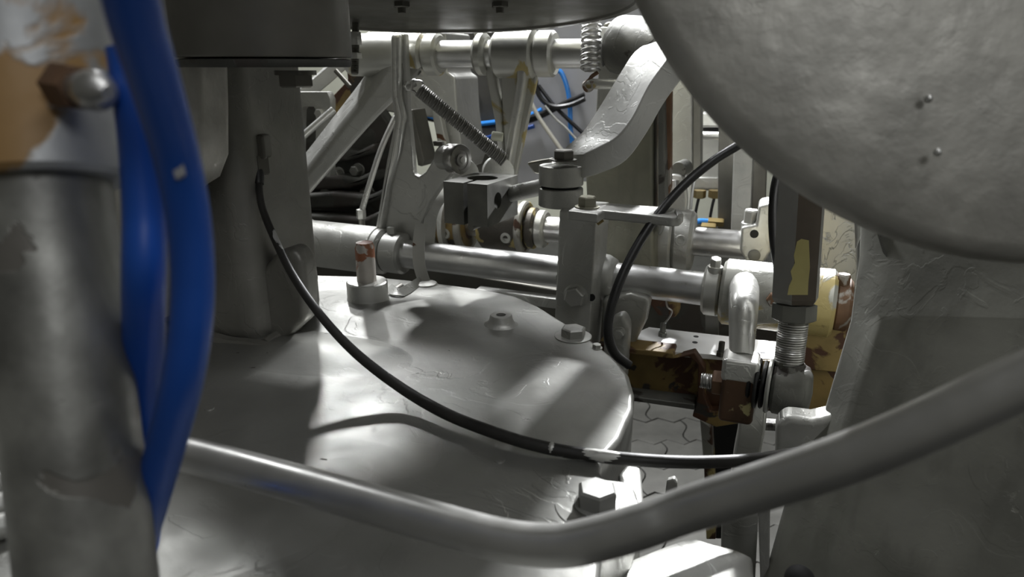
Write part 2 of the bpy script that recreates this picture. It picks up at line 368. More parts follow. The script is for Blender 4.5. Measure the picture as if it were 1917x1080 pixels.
ss = thing('second_shaft', s2(1150), 'worn steel shaft behind the bracket, with flange and set-screw collars', 'shaft')
ringpart(s2, 800, 1060, .025, 'shaft_bar', steel, ss)
ringpart(s2, 1180, 1440, .0255, 'shaft_bar', steel, ss)
ringpart(s2, 990, 1006, .040, 'collar', hubd, ss, .004)
ringpart(s2, 1006, 1024, .036, 'collar', yelsil, ss, .004)
ringpart(s2, 1222, 1262, .058, 'flange', castm, ss, .004)
o = ringpart(s2, 1262, 1299, .055, 'collar', castm, ss, .006)
k = onl(S2A, S2B, 1280) - W * .052 + Z * .012
MB().lathe(k, -W + Z * .2, [(-.004, 0), (-.004, .011), (.004, .009), (.004, .006), (-.001, .0055), (-.001, 0)], 20).build('screw_hole', castm, o)
MB().lathe(k, -W + Z * .2, [(-.003, 0), (-.003, .0054), (.0, .0054), (.0, 0)], 16).build('hole', black, o)
# split clamp at the right end of the second shaft
o = MB().prism([onp(*q, s2(1412) - W * .03, W) for q in [(1387, 425), (1415, 420), (1420, 385), (1442, 380), (1444, 470), (1430, 492), (1395, 490), (1385, 468)]], W * .07).build('split_clamp', castm, ss, .005)
k = onp(1412, 438, s2(1412) - W * .031, W)
MB().lathe(k, -W, [(-.006, 0), (-.006, .007), (.0008, .007), (.0008, 0)], 20).build('hole', black, o)
k = onp(1404, 420, s2(1404) - W * .01, W)
bolt(o, k, Z, .012, .022, castm, 1.2)
k = onp(1412, 478, s2(1412) - W * .031, W)
MB().lathe(k, -W, [(-.002, 0), (-.002, .010), (.003, .010), (.004, .007), (.004, 0)], 20).build('plug', dcast, o)

us = thing('upper_shaft', s3f(960), 'bright polished shaft under the overhead drum, with hubs', 'shaft')
ringpart(s3f, 690, 1130, .0225, 'shaft_bar', shaftm, us)
ringpart(s3f, 655, 800, .036, 'hub', yelsil, us, .005)
ringpart(s3f, 800, 826, .0345, 'collar', yelsil, us, .004)
ringpart(s3f, 893, 915, .034, 'collar', yelsil, us, .006)
ringpart(s3f, 928, 1006, .038, 'hub', yelsil, us, .006)
ringpart(s3f, 1006, 1040, .036, 'collar', yelsil, us, .004)

# ------------------------------------------------------------------ arms on the upper shaft
def plate(name, pts, p0, thick, m, parent, bevel=.004, bseg=3, n=W):
    n = V(n); return MB().prism([onp(*q, p0, n) for q in pts], n * thick).build(name, m, parent, bevel, bseg)
pl0 = P(740, 250, 1.165)
a1 = thing('diagonal_arm', onp(548, 390, pl0, W), 'thick silver arm slanting down left from the upper shaft', 'arm')
e2 = [onp(*q, pl0 + W * .03, W) for q in ((752, 70), (700, 155), (640, 232), (548, 352), (490, 430))]
e1_a = [onp(*q, pl0 + W * .09, W) for q in ((738, 48), (686, 132), (626, 212), (536, 328), (478, 405))]
e3 = [onp(*q, pl0 + W * .036, W) for q in ((800, 130), (748, 184), (690, 243), (560, 392), (500, 460))]
mb = MB(); mb.loops([[a, b, c_, a + c_ - b] for a, b, c_ in zip(smooth_path(e1_a, 4), smooth_path(e2, 4), smooth_path(e3, 4))]); mb.build('arm_plate', silver, a1, .014, 6)
a2 = thing('rocker_arm', onp(720, 460, pl0, W), 'upright silver rocker arm with a forked lug carrying a bearing roller', 'arm')
plate('arm_plate', [(736, 62), (758, 62), (763, 200), (772, 290), (774, 325), (783, 331), (796, 322), (822, 280), (838, 268), (850, 285), (852, 318), (830, 345), (806, 380), (775, 455), (745, 475), (700, 470), (702, 430), (722, 320), (738, 225), (731, 170)], pl0, .016, silver, a2, .004)
plate('edge_rib', [(729, 62), (747, 62), (748, 180), (756, 220), (745, 290), (728, 350), (714, 440), (698, 440), (706, 400), (722, 300), (738, 222), (730, 170)], pl0 - W * .012, .036, bright, a2, .0075, 4)
k = onp(838, 296, pl0, W); ax = (U * .93 - W * .37).normalized()
o = MB().lathe(k - ax * .012, ax, [(0, 0), (0, .020), (.022, .020), (.024, .018), (.024, .0)], 32).build('lug_boss', silver, a2)
o = MB().lathe(k + ax * .0125, ax, [(0, 0), (0, .0235), (.0015, .025), (.018, .025), (.020, .0235), (.020, .017), (.0185, .016), (.0185, 0)], 36).build('bearing_roller', sprm_, a2)
MB().lathe(k + ax * .030, ax, [(0, 0), (0, .0105), (.004, .0105), (.0045, .009), (.0045, .006), (.007, .0055), (.007, 0)], 24).build('pin', steel, o)
bolt(a2, onp(822, 273, pl0 + W * .006, W), Z + U * -.2, .009, .008, dsteel, 0)

ma = thing('forked_arm', P(950, 320, 1.1), 'pale silver forked arm hanging from the middle hub of the upper shaft', 'arm')
pm0 = s3f(965) - W * .012
plate('web', [(936, 120), (1003, 125), (1004, 150), (990, 215), (966, 330), (932, 330), (940, 240)], pm0 + W * .01, .012, yelsil, ma, .003)
plate('front_rib', [(966, 95), (985, 95), (982, 150), (966, 245), (951, 330), (936, 330), (950, 245), (966, 150)], pm0 - W * .016, .026, bright, ma, .005)
plate('left_prong', [(884, 58), (905, 58), (922, 120), (938, 200), (946, 330), (936, 330), (926, 230), (907, 130)], pm0 + W * .004, .018, yelsil, ma, .004)

# ------------------------------------------------------------------ springs
e0 = P(785, 168, 1.10); e1 = P(945, 301, 1.14)
sprm = mat('spring_steel', (.27, .265, .25), .6, .5)
sp = thing('extension_spring', e1, 'long grey close-wound spring slanting from the rocker arm', 'spring')
MB().coil(e0, e1, .0098, .0021, 52, 6, 14).build('coil', sprm, sp)
MB().cyl(e0 + (e1 - e0) * .02, e1, .0088, n=16).build('core', dsteel, sp)
MB().tube([e0 + V((.008, 0, .004)), e0 + V((.004, 0, .012)), e0 + V((-.008, 0, .012)), e0 + V((-.012, 0, 0)), P(776, 172, 1.1), P(783, 178, 1.1)], .0024, 8).build('hook', steel, sp)
o = MB().cyl(P(757, 162, 1.14), P(777, 159, 1.10), .0035, n=10).build('anchor_screw', steel, sp)
MB().hexa(P(763, 161, 1.13), (P(777, 159, 1.1) - P(757, 162, 1.14)), .0085, .008, .3).build('nut', bright, o)
MB().sphere(P(775, 154, 1.10), .006, 12).build('knob', bright, o)
v0 = P(1107, 40, 1.045); v1 = P(1105, 135, 1.045)
vs = thing('return_spring', v1, 'open wound upright spring hooked on a cream pin', 'spring')
MB().coil(v0 + Z * .03, v1, .0135, .0024, 13, 8, 18).build('coil', steel, vs)
MB().tube([v1 + V((.012, 0, 0)), v1 + V((.003, 0, -.006)), P(1103, 150, 1.045), P(1093, 158, 1.045), P(1098, 169, 1.045), P(1108, 166, 1.045), P(1108, 152, 1.04)], .003, 8).build('hook', rustm, vs)
MB().lathe(P(1098, 157, 1.05), U, [(0, 0), (0, .0065), (.002, .0078), (.05, .0078), (.06, .008), (.06, 0)], 20).build('pin', yelsil, vs)

# ------------------------------------------------------------------ big cast arm with split clamp
ca = thing('cast_swing_arm', P(1052, 350, 1.0), 'heavy bent silver swing arm with a bolted split clamp end', 'arm')
st_ = [((1262, -10), (1330, 10), (1370, 40), .97, .88, .89), ((1231, 62), (1272, 82), (1300, 120), .985, .90, .91), ((1188, 96), (1245, 118), (1268, 160), .995, .915, .925), ((1160, 137), (1214, 162), (1241, 198), 1.0, .925, .935),
       ((1124, 196), (1186, 218), (1213, 247), 1.01, .935, .945), ((1092, 244), (1158, 254), (1174, 300), 1.015, .95, .955), ((1064, 270), (1124, 274), (1130, 323), 1.02, .965, .97), ((1042, 290), (1092, 288), (1093, 334), 1.03, .98, .985)]
rails = [smooth_path([P(*q[k], q[k + 3]) for q in st_], 4) for k in range(3)]
mb = MB(); mb.loops([[a, b, c_, a + c_ - b] for a, b, c_ in zip(*rails)]); mb.build('arm_casting', mat('arm_silver_paint', (.68, .68, .65), .35, .42, (), .08, 10, .4, 80, .4, 16), ca, .012, 4, smooth=60)
cc = P(1051, 309, 1.0)
def cyl_z(c, z0, z1, r, name, m, par, bev=.002): return MB().cyl(V((c.x, c.y, z0)), V((c.x, c.y, z1)), r, n=40).build(name, m, par, bev)
o1 = cyl_z(cc, cc.z - .029, cc.z, .033, 'upper_jaw', castm, ca); o2 = cyl_z(cc, cc.z - .060, cc.z - .0325, .033, 'lower_jaw', castm, ca)
cyl_z(cc, cc.z - .034, cc.z - .027, .026, 'jaw_gap', black, ca, 0)
plate('jaw_tongue', [(985, 305), (1030, 297), (1045, 330), (1000, 325)], cc + W * .02, .02, worn, ca, .003)
bolt(ca, P(1055, 300, .985), Z, .0155, .013, dsteel, 1.25, .5)
# clamp block
bk = P(912, 346, 1.0)
e1_ = V((-.9, .435, 0)).normalized(); e2_ = V((.435, .9, 0)).normalized()
cb = thing('clamp_block', bk - Z * .064, 'dark square clamp block with a vertical slot and round side hole', 'clamp')
a_, b_ = .075, .105; x0 = .037; bw = .0035; br = .024; cyb = .055; lp = []
def bxy(s_, t_): return bk + e1_ * s_ + e2_ * t_
lp = [(0, 0), (x0 - bw, 0), (x0 - bw, cyb - math.sqrt(br * br - bw * bw))]
a0 = math.atan2(-math.sqrt(br * br - bw * bw), -bw); 
a0 = math.pi * 1.5 - math.asin(bw / br)
for i in range(25):
    t = a0 - (2 * math.pi - 2 * math.asin(bw / br)) * i / 24
    lp.append((x0 + br * math.cos(t), cyb + br * math.sin(t)))
lp += [(x0 + bw, 0), (a_, 0), (a_, b_), (0, b_)]
o = MB().prism([bxy(s_, t_) for s_, t_ in lp], (0, 0, -.064)).build('block_body', blockm, cb, 0, smooth=30)
hk = bxy(0, .034) - Z * .029
cut(o, MB().cyl(hk - e1_ * .01, hk + e1_ * .03, .0125, n=24))
MB().cyl(bxy(x0, -.006) - Z * .070 + e2_ * .02, bxy(x0, .02) - Z * .070 + e2_ * .02, .006, n=16).build('clamp_screw', dsteel, cb, .001)
MB().cyl(bxy(.005, .085) - Z * .028, cc + V((-.02, 0, -.03)), .0125, n=20).build('link_rod', castm, cb)

# ------------------------------------------------------------------ bracket block on the main shaft, lever plate
Bc = P(1118, 398, .955)
bl = thing('bearing_bracket', Bc - Z * .25, 'grey upright bearing block gripping the main shaft beside the deck', 'bracket')
b0 = [Bc - U * .055 - Z * .0, Bc, Bc + W * .085, Bc - U * .055 + W * .085]
bot = [p - Z * .26 + V((-.006, 0, 0)) for p in b0]
MB().loops([bot, b0]).build('block_body', castm, bl, .003)
k = s1(1124); 
MB().lathe(k, d1, [(0, 0), (0, .037), (.012, .036), (.024, .030), (.026, .026), (.026, 0)], 36).build('shaft_boss', castm, bl)
plate('gusset', [(1125, 560), (1180, 548), (1218, 560), (1208, 605), (1185, 650), (1130, 690)], Bc + W * .05, .03, castm, bl, .008)
plate('lug', [(1128, 640), (1140, 600), (1165, 588), (1178, 610), (1170, 720), (1130, 720)], Bc + W * .005, .03, castm, bl, .008)
bolt(bl, onp(1160, 622, Bc + W * .004, W), -W, .008, .010, castm, 1.2)
kk = onp(1078, 553, Bc - W * .0005, W)
bolt(bl, kk, -W, .0155, .012, castm, 1.18, .6)
bolt(bl, onp(1050, 520, Bc + W * .01, W), -W - U, .006, .006, steel, 0)
MB().lathe(onp(1107, 557, Bc - W * .0004, W), -W, [(-.002, 0), (-.002, .0055), (.0005, .0055), (.0005, 0)], 16).build('hole', black, bl)
zl = Bc.z + .0125
lv = thing('lever_plate', G(1160, 392, zl), 'flat grey stop lever bolted on top of the bearing block', 'lever')
MB().prism([G(*q, zl) for q in [(1062, 394), (1075, 386), (1110, 381), (1142, 380), (1200, 384), (1262, 389), (1277, 394), (1280, 400), (1274, 406), (1258, 407), (1200, 401), (1130, 394), (1120, 401)]], (0, 0, -.0125)).build('lever_bar', silver, lv, .0025)
MB().prism([G(*q, zl + .004) for q in [(1263, 391), (1276, 393), (1279, 399), (1268, 402)]], (0, 0, -.006)).build('end_stop', silver, lv, .0015)
bolt(lv, G(1099, 388, zl), Z, .0125, .013, olive, 1.35, .2)
MB().cyl(P(1117, 418, .952), P(1128, 410, .95), .004, n=10).build('grub_screw', brass, lv)

# ------------------------------------------------------------------ worn hubs under the clamp block
q0 = s2(900)
for a, b, r, nm, lab in ((828, 880, .054, 'worn_hub', 'yellow flaking hub left below the clamp block'), (905, 988, .047, 'worn_hub', 'brown and cream flaking hub below the clamp block, with a hole')):
    t = thing(nm, s2((a + b) / 2) - Z * r, lab, 'hub', None)
    ringpart(s2, a, b, r, 'hub_body', hubd if a > 900 else wornd, t, .006)
    ringpart(s2, b - 12, b, r + .004, 'hub_rim', worn, t, .003)
    k = s2(b - 26) - W * (r - .002) - Z * .012
    MB().lathe(k, -W, [(-.004, 0), (-.004, .012), (.003, .010), (.003, .005), (.0, .0048), (.0, 0)], 18).build('screw_hole', yelsil, t)
t = thing('pale_ring', s2(815) - Z * .07, 'pale curved ring standing behind the strap clip', 'ring')
k = s2(822); MB().lathe(k, d2, [(0, .044), (0, .062), (.003, .066), (.014, .066), (.016, .06), (.016, .044)], 48).build('ring_body', silver, t)
MB().lathe(k + d2 * .028, d2, [(0, .048), (0, .068), (.01, .07), (.012, .06), (.012, .048)], 48).build('ring_body', castm, t)
t = thing('curved_guide', P(800, 440, 1.22), 'curved flat silver guide strip between rocker arm and yellow hub', 'guide')
MB().strip([P(838, 352, 1.21), P(822, 372, 1.2), P(808, 400, 1.2), P(803, 440, 1.2), P(800, 480, 1.2)], .022, .004, V((1, .3, 0))).build('guide_strip', bright, t, .001)
plate('guide_block', [(826, 335), (850, 330), (845, 352), (812, 372), (805, 395), (796, 400), (800, 372)], P(820, 360, 1.22), .02, castm, t, .003)
# strap clip on deck
st = thing('strap_clip', G(795, 530, ZD), 'bent metal strap standing up from the deck edge by the rusty pin', 'strap')
zb = G(795, 530, ZD)
MB().strip([zb + Z * .001, P(785, 495, 1.0), P(784, 455, 1.0), P(789, 418, 1.0)], .0175, .0022, RT).build('strap_band', yelsil, st)
MB().strip([zb + Z * .004 + V((-.005, 0, 0)), G(765, 540, ZD + .006), G(745, 548, ZD + .010), G(728, 538, ZD + .010)], .013, .0022, V((0, .9, .3))).build('strap_tail', castm, st)
MB().cyl(G(737, 552, ZD) + Z * .004, G(752, 545, ZD) + Z * .006, .006, n=14).build('strap_eye', dsteel, st)
MB().lathe(G(797, 532, ZD), Z, [(-.001, 0), (-.001, .018), (.002, .016), (.004, .009), (.004, 0)], 24).build('spot_boss', castm, st)

# ------------------------------------------------------------------ black cables
cb1 = [P(484, 336, .735), P(490, 385, .725), P(512, 442, .712), P(548, 515, .70), P(600, 590, .68), P(664, 659, .658), P(745, 722, .635), P(830, 772, .60), P(920, 808, .572), P(1010, 835, .553), P(1100, 851, .545), P(1200, 861, .54), P(1300, 865, .55), P(1400, 861, .57), P(1480, 850, .60), P(1545, 838, .64)]
def cr(t): return .0036 + .0016 * min(1, t / .45)
sc1 = smooth_path(cb1, 8)
cbo = tag(MB().tube(cb1, cr, 12, 8).build('black_cable', fadedr), 'black cable sagging over the deck from the column to the right', 'cable')
for i0, i1 in ((73, 75), (78, 86)):
    MB().tube([p - FW * .0006 + UP * .0006 for p in sc1[i0:i1 + 1]], lambda t: .0051 * math.sin(math.pi * (t * .86 + .07)) ** .3, 12, raw=True).build('paint_smear', silver, cbo)
cb2 = [P(1440, 235, .93), P(1392, 266, .92), P(1330, 305, .91), P(1270, 357, .90), P(1215, 425, .885), P(1172, 500, .87), P(1147, 565, .86), P(1138, 620, .855), P(1150, 660, .855), P(1178, 684, .86)]
tag(MB().tube(cb2, .0062, 12, 8).build('black_cable', rubber), 'black cable arching in front of the lever plate', 'cable')
cb3 = [P(1480, 250, .86), P(1462, 310, .86), P(1451, 350, .86), P(1447, 400, .86), P(1449, 450, .865), P(1456, 500, .88), P(1462, 560, .91)]
tag(MB().tube(cb3, .0058, 12, 8).build('black_cable', rubber), 'short black cable hanging left of the hexagonal turnbuckle', 'cable')

# ------------------------------------------------------------------ hub lever on the right end of the main shaft
hl = thing('hub_lever', s1(1400) - Z * .2, 'silver and cream lever hub at the right end of the main shaft', 'lever')
ringpart(s1, 1352, 1562, .0485, 'hub', hubm, hl, .005)
kt = s1(1392) - W * .030; 
arm = [kt + Z * .02, P(1392, 570, .90), P(1390, 620, .885), P(1388, 665, .875)]
def arad(t): return .021 - .006 * t
MB().tube(arm, arad, 16, 6).build('lever_arm', bright, hl)
kb = P(1383, 722, .875)
MB().loops([[kb + U * x * .021 + W * y * .022 + Z * z for x, y in ((-1, -1), (1, -1), (1, 1), (-1, 1))] for z in (-.044, .042)]).build('eye_block', eyem, hl, .006, 3)
MB().loops([[kb + U * x * .0225 + W * y * .0225 + Z * z for x, y in ((-1, -1), (1, -1), (1, 1), (-1, 1))] for z in (.012, .043)]).build('eye_cap', bright, hl, .006, 3)
kp = kb - Z * .0 + U * -.021
o = MB().hexa(kp + Z * .0, -U, .017, .012, .2).build('nut', rustm, hl, smooth=20)
MB().cyl(kp - U * .01, kp - U * .026, .009, n=16).build('stud_end', steel, o)
MB().coil(kp - U * .012, kp - U * .026, .009, .0012, 5, 5, 14).build('thread', steel, o)
MB().strip([P(1412, 700, .9), P(1408, 790, .9), P(1398, 850, .91), P(1388, 930, .92)], .034, .022, U).build('lower_arm', bright, hl, .005)
bolt(hl, s1(1447) - W * .046 + Z * .012, -W, .010, .01, rustm, 0)

# turnbuckle linkage in front of it
tb = thing('turnbuckle_link', P(1478, 770, .83), 'hexagonal turnbuckle with threaded stud and black ball joint', 'linkage')
t0 = P(1508, 260, .80); t1 = P(1488, 566, .83); ax = (t1 - t0).normalized()
def hexring(c, r, rot): 
    a = (RT - ax * ax.dot(RT)).normalized(); b = ax.cross(a)
    return [c + r * (math.cos(rot + math.pi / 3 * i) * a + math.sin(rot + math.pi / 3 * i) * b) for i in range(6)]
RH = .0282
hx = MB().loops([hexring(t0, RH, 0), hexring(t1 - ax * .006, RH, 0), hexring(t1, RH * .88, 0)]).build('hex_sleeve', mat('hex_sleeve_paint', (.36, .355, .335), .5, .45, (), .15, 10, .4), tb, smooth=20)
hx.data.materials.append(mat('hex_sleeve_dark', (.075, .06, .045), .3, .5, (), .25, 12, .6))  # dark brown for the one face turned towards the camera
for f in hx.data.polygons:
    if f.normal.y < -.9 or (f.normal.x > .5 and f.normal.y < -.2): f.material_index = 1 if f.normal.y < -.9 else 0
nb_ = ax.cross((RT - ax * ax.dot(RT)).normalized()); fpl = t1 + nb_ * RH * math.cos(math.pi / 6)
MB().prism([onp(*q, fpl, nb_) for q in [(1492, 452), (1500, 447), (1514, 450), (1516, 500), (1513, 530), (1512, 552), (1474, 552), (1477, 535), (1483, 522), (1480, 508), (1488, 492), (1486, 478)]], nb_ * .0004).build('paint_patch', mat('old_yellow_paint', (.33, .29, .11), .05, .5, (), .12, 20, .3), hx)
MB().loops([hexring(t1 + ax * .001, .022, .4), hexring(t1 + ax * .002, .0255, .4), hexring(t1 + ax * .021, .0255, .4), hexring(t1 + ax * .023, .022, .4)]).build('lock_nut', blockm, tb, smooth=20)
sb = P(1476, 690, .845)
MB().cyl(t1 + ax * .02, sb, .0165, .0165, 20).build('stud', dsteel, tb)
MB().coil(t1 + ax * .024, sb - ax * .008, .0165, .0013, 18, 5, 18).build('thread', steel, tb)
jb = P(1476, 728, .85)
jx = (U * .94 - W * .1).normalized()
MB().lathe(jb - jx * .019, jx, [(0, 0), (0, .029), (.004, .0335), (.032, .0345), (.040, .031), (.045, .022), (.047, 0)], 36).build('rod_end', dcast, tb)
MB().cyl(jb + Z * .02, sb + Z * .006, .021, .0185, 24).build('rod_end_neck', dcast, tb, .002)
for i, (r_, w_) in enumerate(((.035, .006), (.031, .005), (.033, .005), (.026, .006))):
    k = jb - jx * (.020 + i * .0075)
    MB().lathe(k, -jx, [(0, 0), (0, r_ - .002), (.002, r_), (w_ - .001, r_ - .001), (w_, 0)], 32).build('boot_washer', castm if i == 0 else rubber, tb)
MB().cyl(jb - jx * .05, kb + U * .02, .012, n=16).build('joint_pin', steel, tb)

# ------------------------------------------------------------------ beam, shelf plate, lower frame
zp = .795
wp = thing('shelf_plate', G(1360, 645, zp), 'white plate lying on the rusty beam, with screw holes', 'plate')
po = MB().prism([G(*q, zp) for q in [(1150, 640), (1215, 612), (1458, 640), (1456, 674), (1440, 672), (1185, 652)]], (0, 0, -.008)).build('plate_body', whitem, wp, .001)
for q in ((1303, 630), (1301, 641), (1428, 660)):
    MB().lathe(G(*q, zp), Z, [(-.002, 0), (-.002, .0042), (.0004, .0042), (.0004, 0)], 14).build('hole', black, wp)
for q, h in (((1240, 629), .022), ((1349, 666), .022)):
    k = G(*q, zp); o = MB().hexa(k, Z, .007, .007, .2).build('screw', blockm, wp, smooth=20); MB().cyl(k, k + Z * h, .0045, n=12).build('shank', blockm, o)
k = G(1240, 629, zp)
MB().tube([k + Z * .02, k + Z * .03 + V((.008, 0, 0)), k + Z * .042 + V((.012, 0, 0)), k + Z * .05 + V((.004, 0, 0)), k + Z * .07], .0014, 6).build('wire_hook', steel, wp)
wornd2 = mat('yellow_blotched_paint', (.30, .215, .075), .05, .55, (((.07, .03, .014), 15, .53, .1),), .2, 18, .8, 60)
rb = thing('rusty_beam', G(1300, 700, .72), 'rust-blotched yellow channel beam under the white plate', 'beam')
bq = G(1186, 656, zp - .008)
plate('web', [(1120, 648), (1186, 655), (1440, 676), (1600, 690), (1600, 790), (1530, 770), (1440, 770), (1300, 765), (1190, 740), (1120, 735)], bq + W * .012, .012, wornd, rb, .002)
plate('raised_web', [(1482, 622), (1600, 612), (1600, 700), (1482, 690)], bq + W * .006, .018, wornd2, rb, .002)
plate('top_flange', [(1120, 642), (1186, 653), (1260, 661), (1262, 672), (1186, 664), (1120, 655)], bq - W * .02, .04, wornd, rb, .002)
plate('bottom_flange', [(1120, 735), (1190, 743), (1300, 757), (1300, 768), (1190, 752), (1120, 745)], bq - W * .02, .05, dcast, rb, .002)
plate('end_gusset', [(1255, 672), (1290, 668), (1306, 682), (1306, 745), (1296, 780), (1340, 800), (1402, 790), (1402, 770), (1330, 770), (1318, 740), (1320, 690), (1300, 660)], bq - W * .015, .02, wornd, rb, .003)
lg = thing('upright_support', G(1340, 900, .5), 'cream edged rusty upright leg below the beam', 'frame leg')
plate('leg_flange', [(1310, 785), (1332, 800), (1338, 900), (1340, 1010), (1322, 1010), (1318, 880)], bq + W * .02, .03, worn, lg, .002)
plate('leg_web', [(1328, 790), (1385, 792), (1380, 1010), (1338, 1010)], bq + W * .06, .01, black, lg)
plate('cross_tie', [(1400, 790), (1470, 795), (1470, 810), (1400, 805)], bq + W * .02, .02, dcast, lg)
bp = thing('gap_shade_plate', P(1380, 600, 1.35), 'dark sheet putting in the shade behind the white plate, with two tabs', 'plate')
plate('plate_body', [(1000, 520), (1600, 560), (1600, 760), (1000, 700)], P(1300, 590, 1.45), .02, hidden, bp)  # dark sheet: shade of the gaps put into its colour
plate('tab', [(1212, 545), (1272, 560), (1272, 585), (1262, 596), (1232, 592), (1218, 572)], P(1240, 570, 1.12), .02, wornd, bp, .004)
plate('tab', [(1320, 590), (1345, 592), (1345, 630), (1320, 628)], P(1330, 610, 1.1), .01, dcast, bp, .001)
# slim floor clip between the pavers and the rail
plate('clip', [(1244, 930), (1248, 900), (1262, 896), (1268, 905), (1266, 930)], P(1255, 915, .75), .008, castm, dk, .002)

# dark gap and ledge behind the deck under the main shaft
lb = thing('rear_ledge', P(960, 550, 1.15), 'dark ledge running under the main shaft behind the deck', 'ledge')
plate('ledge_body', [(560, 470), (820, 505), (1060, 545), (1060, 620), (800, 580), (560, 540)], P(900, 540, 1.25), .03, dsteel, lb)
plate('ledge_rail', [(890, 541), (1056, 562), (1056, 580), (890, 560)], P(970, 560, 1.08), .02, silver, lb, .002)

# ------------------------------------------------------------------ frame behind, right of the cast arm
fc = thing('frame_casting', P(1170, 520, 1.2), 'tall grey-green frame casting behind the swing arm', 'frame casting')
q0 = P(1170, 300, 1.12)
plate('casting_wall', [(1128, 40), (1225, 40), (1225, 520), (1226, 540), (1105, 540), (1095, 330), (1120, 260)], q0, .05, mat('stained_frame_paint', (.23, .225, .175), .4, .5, (), .25, 7, .8, 50, .3, 16, .5, .35), fc, .008)
plate('side_rib', [(1232, 150), (1240, 150), (1246, 380), (1236, 440), (1232, 440)], q0 - W * .006, .05, dcast, fc, .004)
plate('rust_strip', [(1236, 190), (1257, 170), (1256, 350), (1248, 380), (1236, 390)], q0 + W * .03, .02, rustm, fc, .002)
plate('yellow_web', [(1118, 50), (1162, 50), (1160, 150), (1140, 260), (1112, 260), (1120, 120)], q0 + W * .0 - W * .004, .02, yelsil, fc, .004)
MB().cyl(P(1165, 85, 1.08), P(1265, 95, 1.0), .045, .045, 36).build('end_boss', dcast, fc)
gp = thing('guide_post', P(1280, 430, 1.3), 'smooth pale upright guide post right of the frame casting', 'post')
q0 = P(1280, 250, 1.28)
plate('post_front', [(1257, 80), (1296, 80), (1296, 340), (1288, 440), (1257, 440)], q0, .05, silver, gp, .004)
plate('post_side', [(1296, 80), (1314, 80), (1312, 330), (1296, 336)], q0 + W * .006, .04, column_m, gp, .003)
k = P(1262, 350, 1.18)
kl = thing('pin_lever', P(1262, 420, 1.2), 'rounded grey lever tail with a chrome pin above the flange', 'lever')
plate('lever_body', [(1236, 420), (1240, 375), (1250, 332), (1258, 326), (1276, 328), (1284, 345), (1287, 375), (1283, 420)], P(1262, 380, 1.2), .02, silver, kl, .006)
MB().cyl(P(1262, 362, 1.18), P(1262, 338, 1.18), .008, n=18).build('pin', steel, kl, .001)
MB().cyl(P(1270, 318, 1.19), P(1284, 312, 1.21), .014, n=20).build('knuckle', dcast, kl, .002)
MB().cyl(P(1282, 325, 1.2), P(1284, 350, 1.2), .007, n=14).build('link', steel, kl, .001)
vb = thing('valve_bank', P(1330, 360, 1.6), 'silver valve block with a pointed pin and cable glands underneath', 'valve bank')
q0 = P(1330, 300, 1.6)
plate('valve_body', [(1304, 345), (1316, 210), (1400, 205), (1400, 357), (1290, 357)], q0, .06, silver, vb, .002)
plate('mount_post', [(1348, 340), (1372, 340), (1372, 1015), (1348, 1015)], q0 + W * .05, .04, dcast, vb)
plate('top_rail', [(1314, 212), (1400, 212), (1400, 236), (1314, 236)], q0 - W * .02, .03, bright, vb, .003)
plate('dark_slot', [(1313, 238), (1400, 238), (1400, 250), (1313, 250)], q0 - W * .002, .01, black, vb)
plate('bottom_rail', [(1302, 332), (1400, 332), (1400, 354), (1298, 354)], q0 - W * .015, .03, silver, vb, .003)
k = P(1299, 253, 1.55)
MB().lathe(k, U, [(0, 0), (.018, .0075), (.02, .009), (.1, .009), (.1, 0)], 18).build('pointed_pin', bright, vb)
for px in (1310, 1339):
    k = P(px, 356, 1.58); o = MB().hexa(k, -Z, .015, .018, .2).build('cable_gland', brass, vb)
    MB().tube([k - Z * .015, k - Z * .04 + V((-.004, 0, 0)), k - Z * .075 + V((-.006, 0, 0)), k - Z * .11 + V((.0, 0, 0))], .0035, 8).build('lead', rubber, o)
at = thing('air_fitting', P(1320, 420, 1.46), 'small blue air tube with brass fittings below the valve block', 'fitting')
MB().tube([P(1296, 418, 1.46), P(1310, 414, 1.46), P(1328, 415, 1.46)], .006, 10).build('tube', blue2, at)
MB().hexa(P(1326, 415, 1.46), U, .010, .032).build('brass_nut', brass, at)
MB().hexa(P(1313, 424, 1.46), U, .010, .03).build('brass_nut', brass, at)
for pts, q, m_, lab in (([(1352, -420), (1392, -420), (1375, 440), (1343, 440)], P(1365, 300, 1.42), dsteel, 'dark flat bar, leftmost of the upright bars under the guard'),
                        ([(1396, -420), (1440, -420), (1404, 440), (1368, 440)], P(1395, 350, 1.36), castm, 'light grey flat bar, middle of the upright bars'),
                        ([(1442, -420), (1462, -420), (1430, 485), (1402, 485)], P(1425, 330, 1.42), dsteel, 'narrow dark flat bar, rightmost of the upright bars')):
    tag(MB().prism([onp(*a, q, W) for a in pts], W * .03).build('flat_bar', m_, None, .003), lab, 'bar')
tag(MB().prism([onp(*a, P(1575, 450, 1.12), W) for a in [(1535, 330), (1606, 350), (1606, 545), (1535, 535)]], W * .03).build('peeling_plate', mat('peeling_silver', (.55, .55, .51), .6, .4, ((YEL, 14, .66, 0),), .1, 12, .5, 60, 3, 22), None, .004), 'silver plate with peeling paint beside the turnbuckle', 'plate')

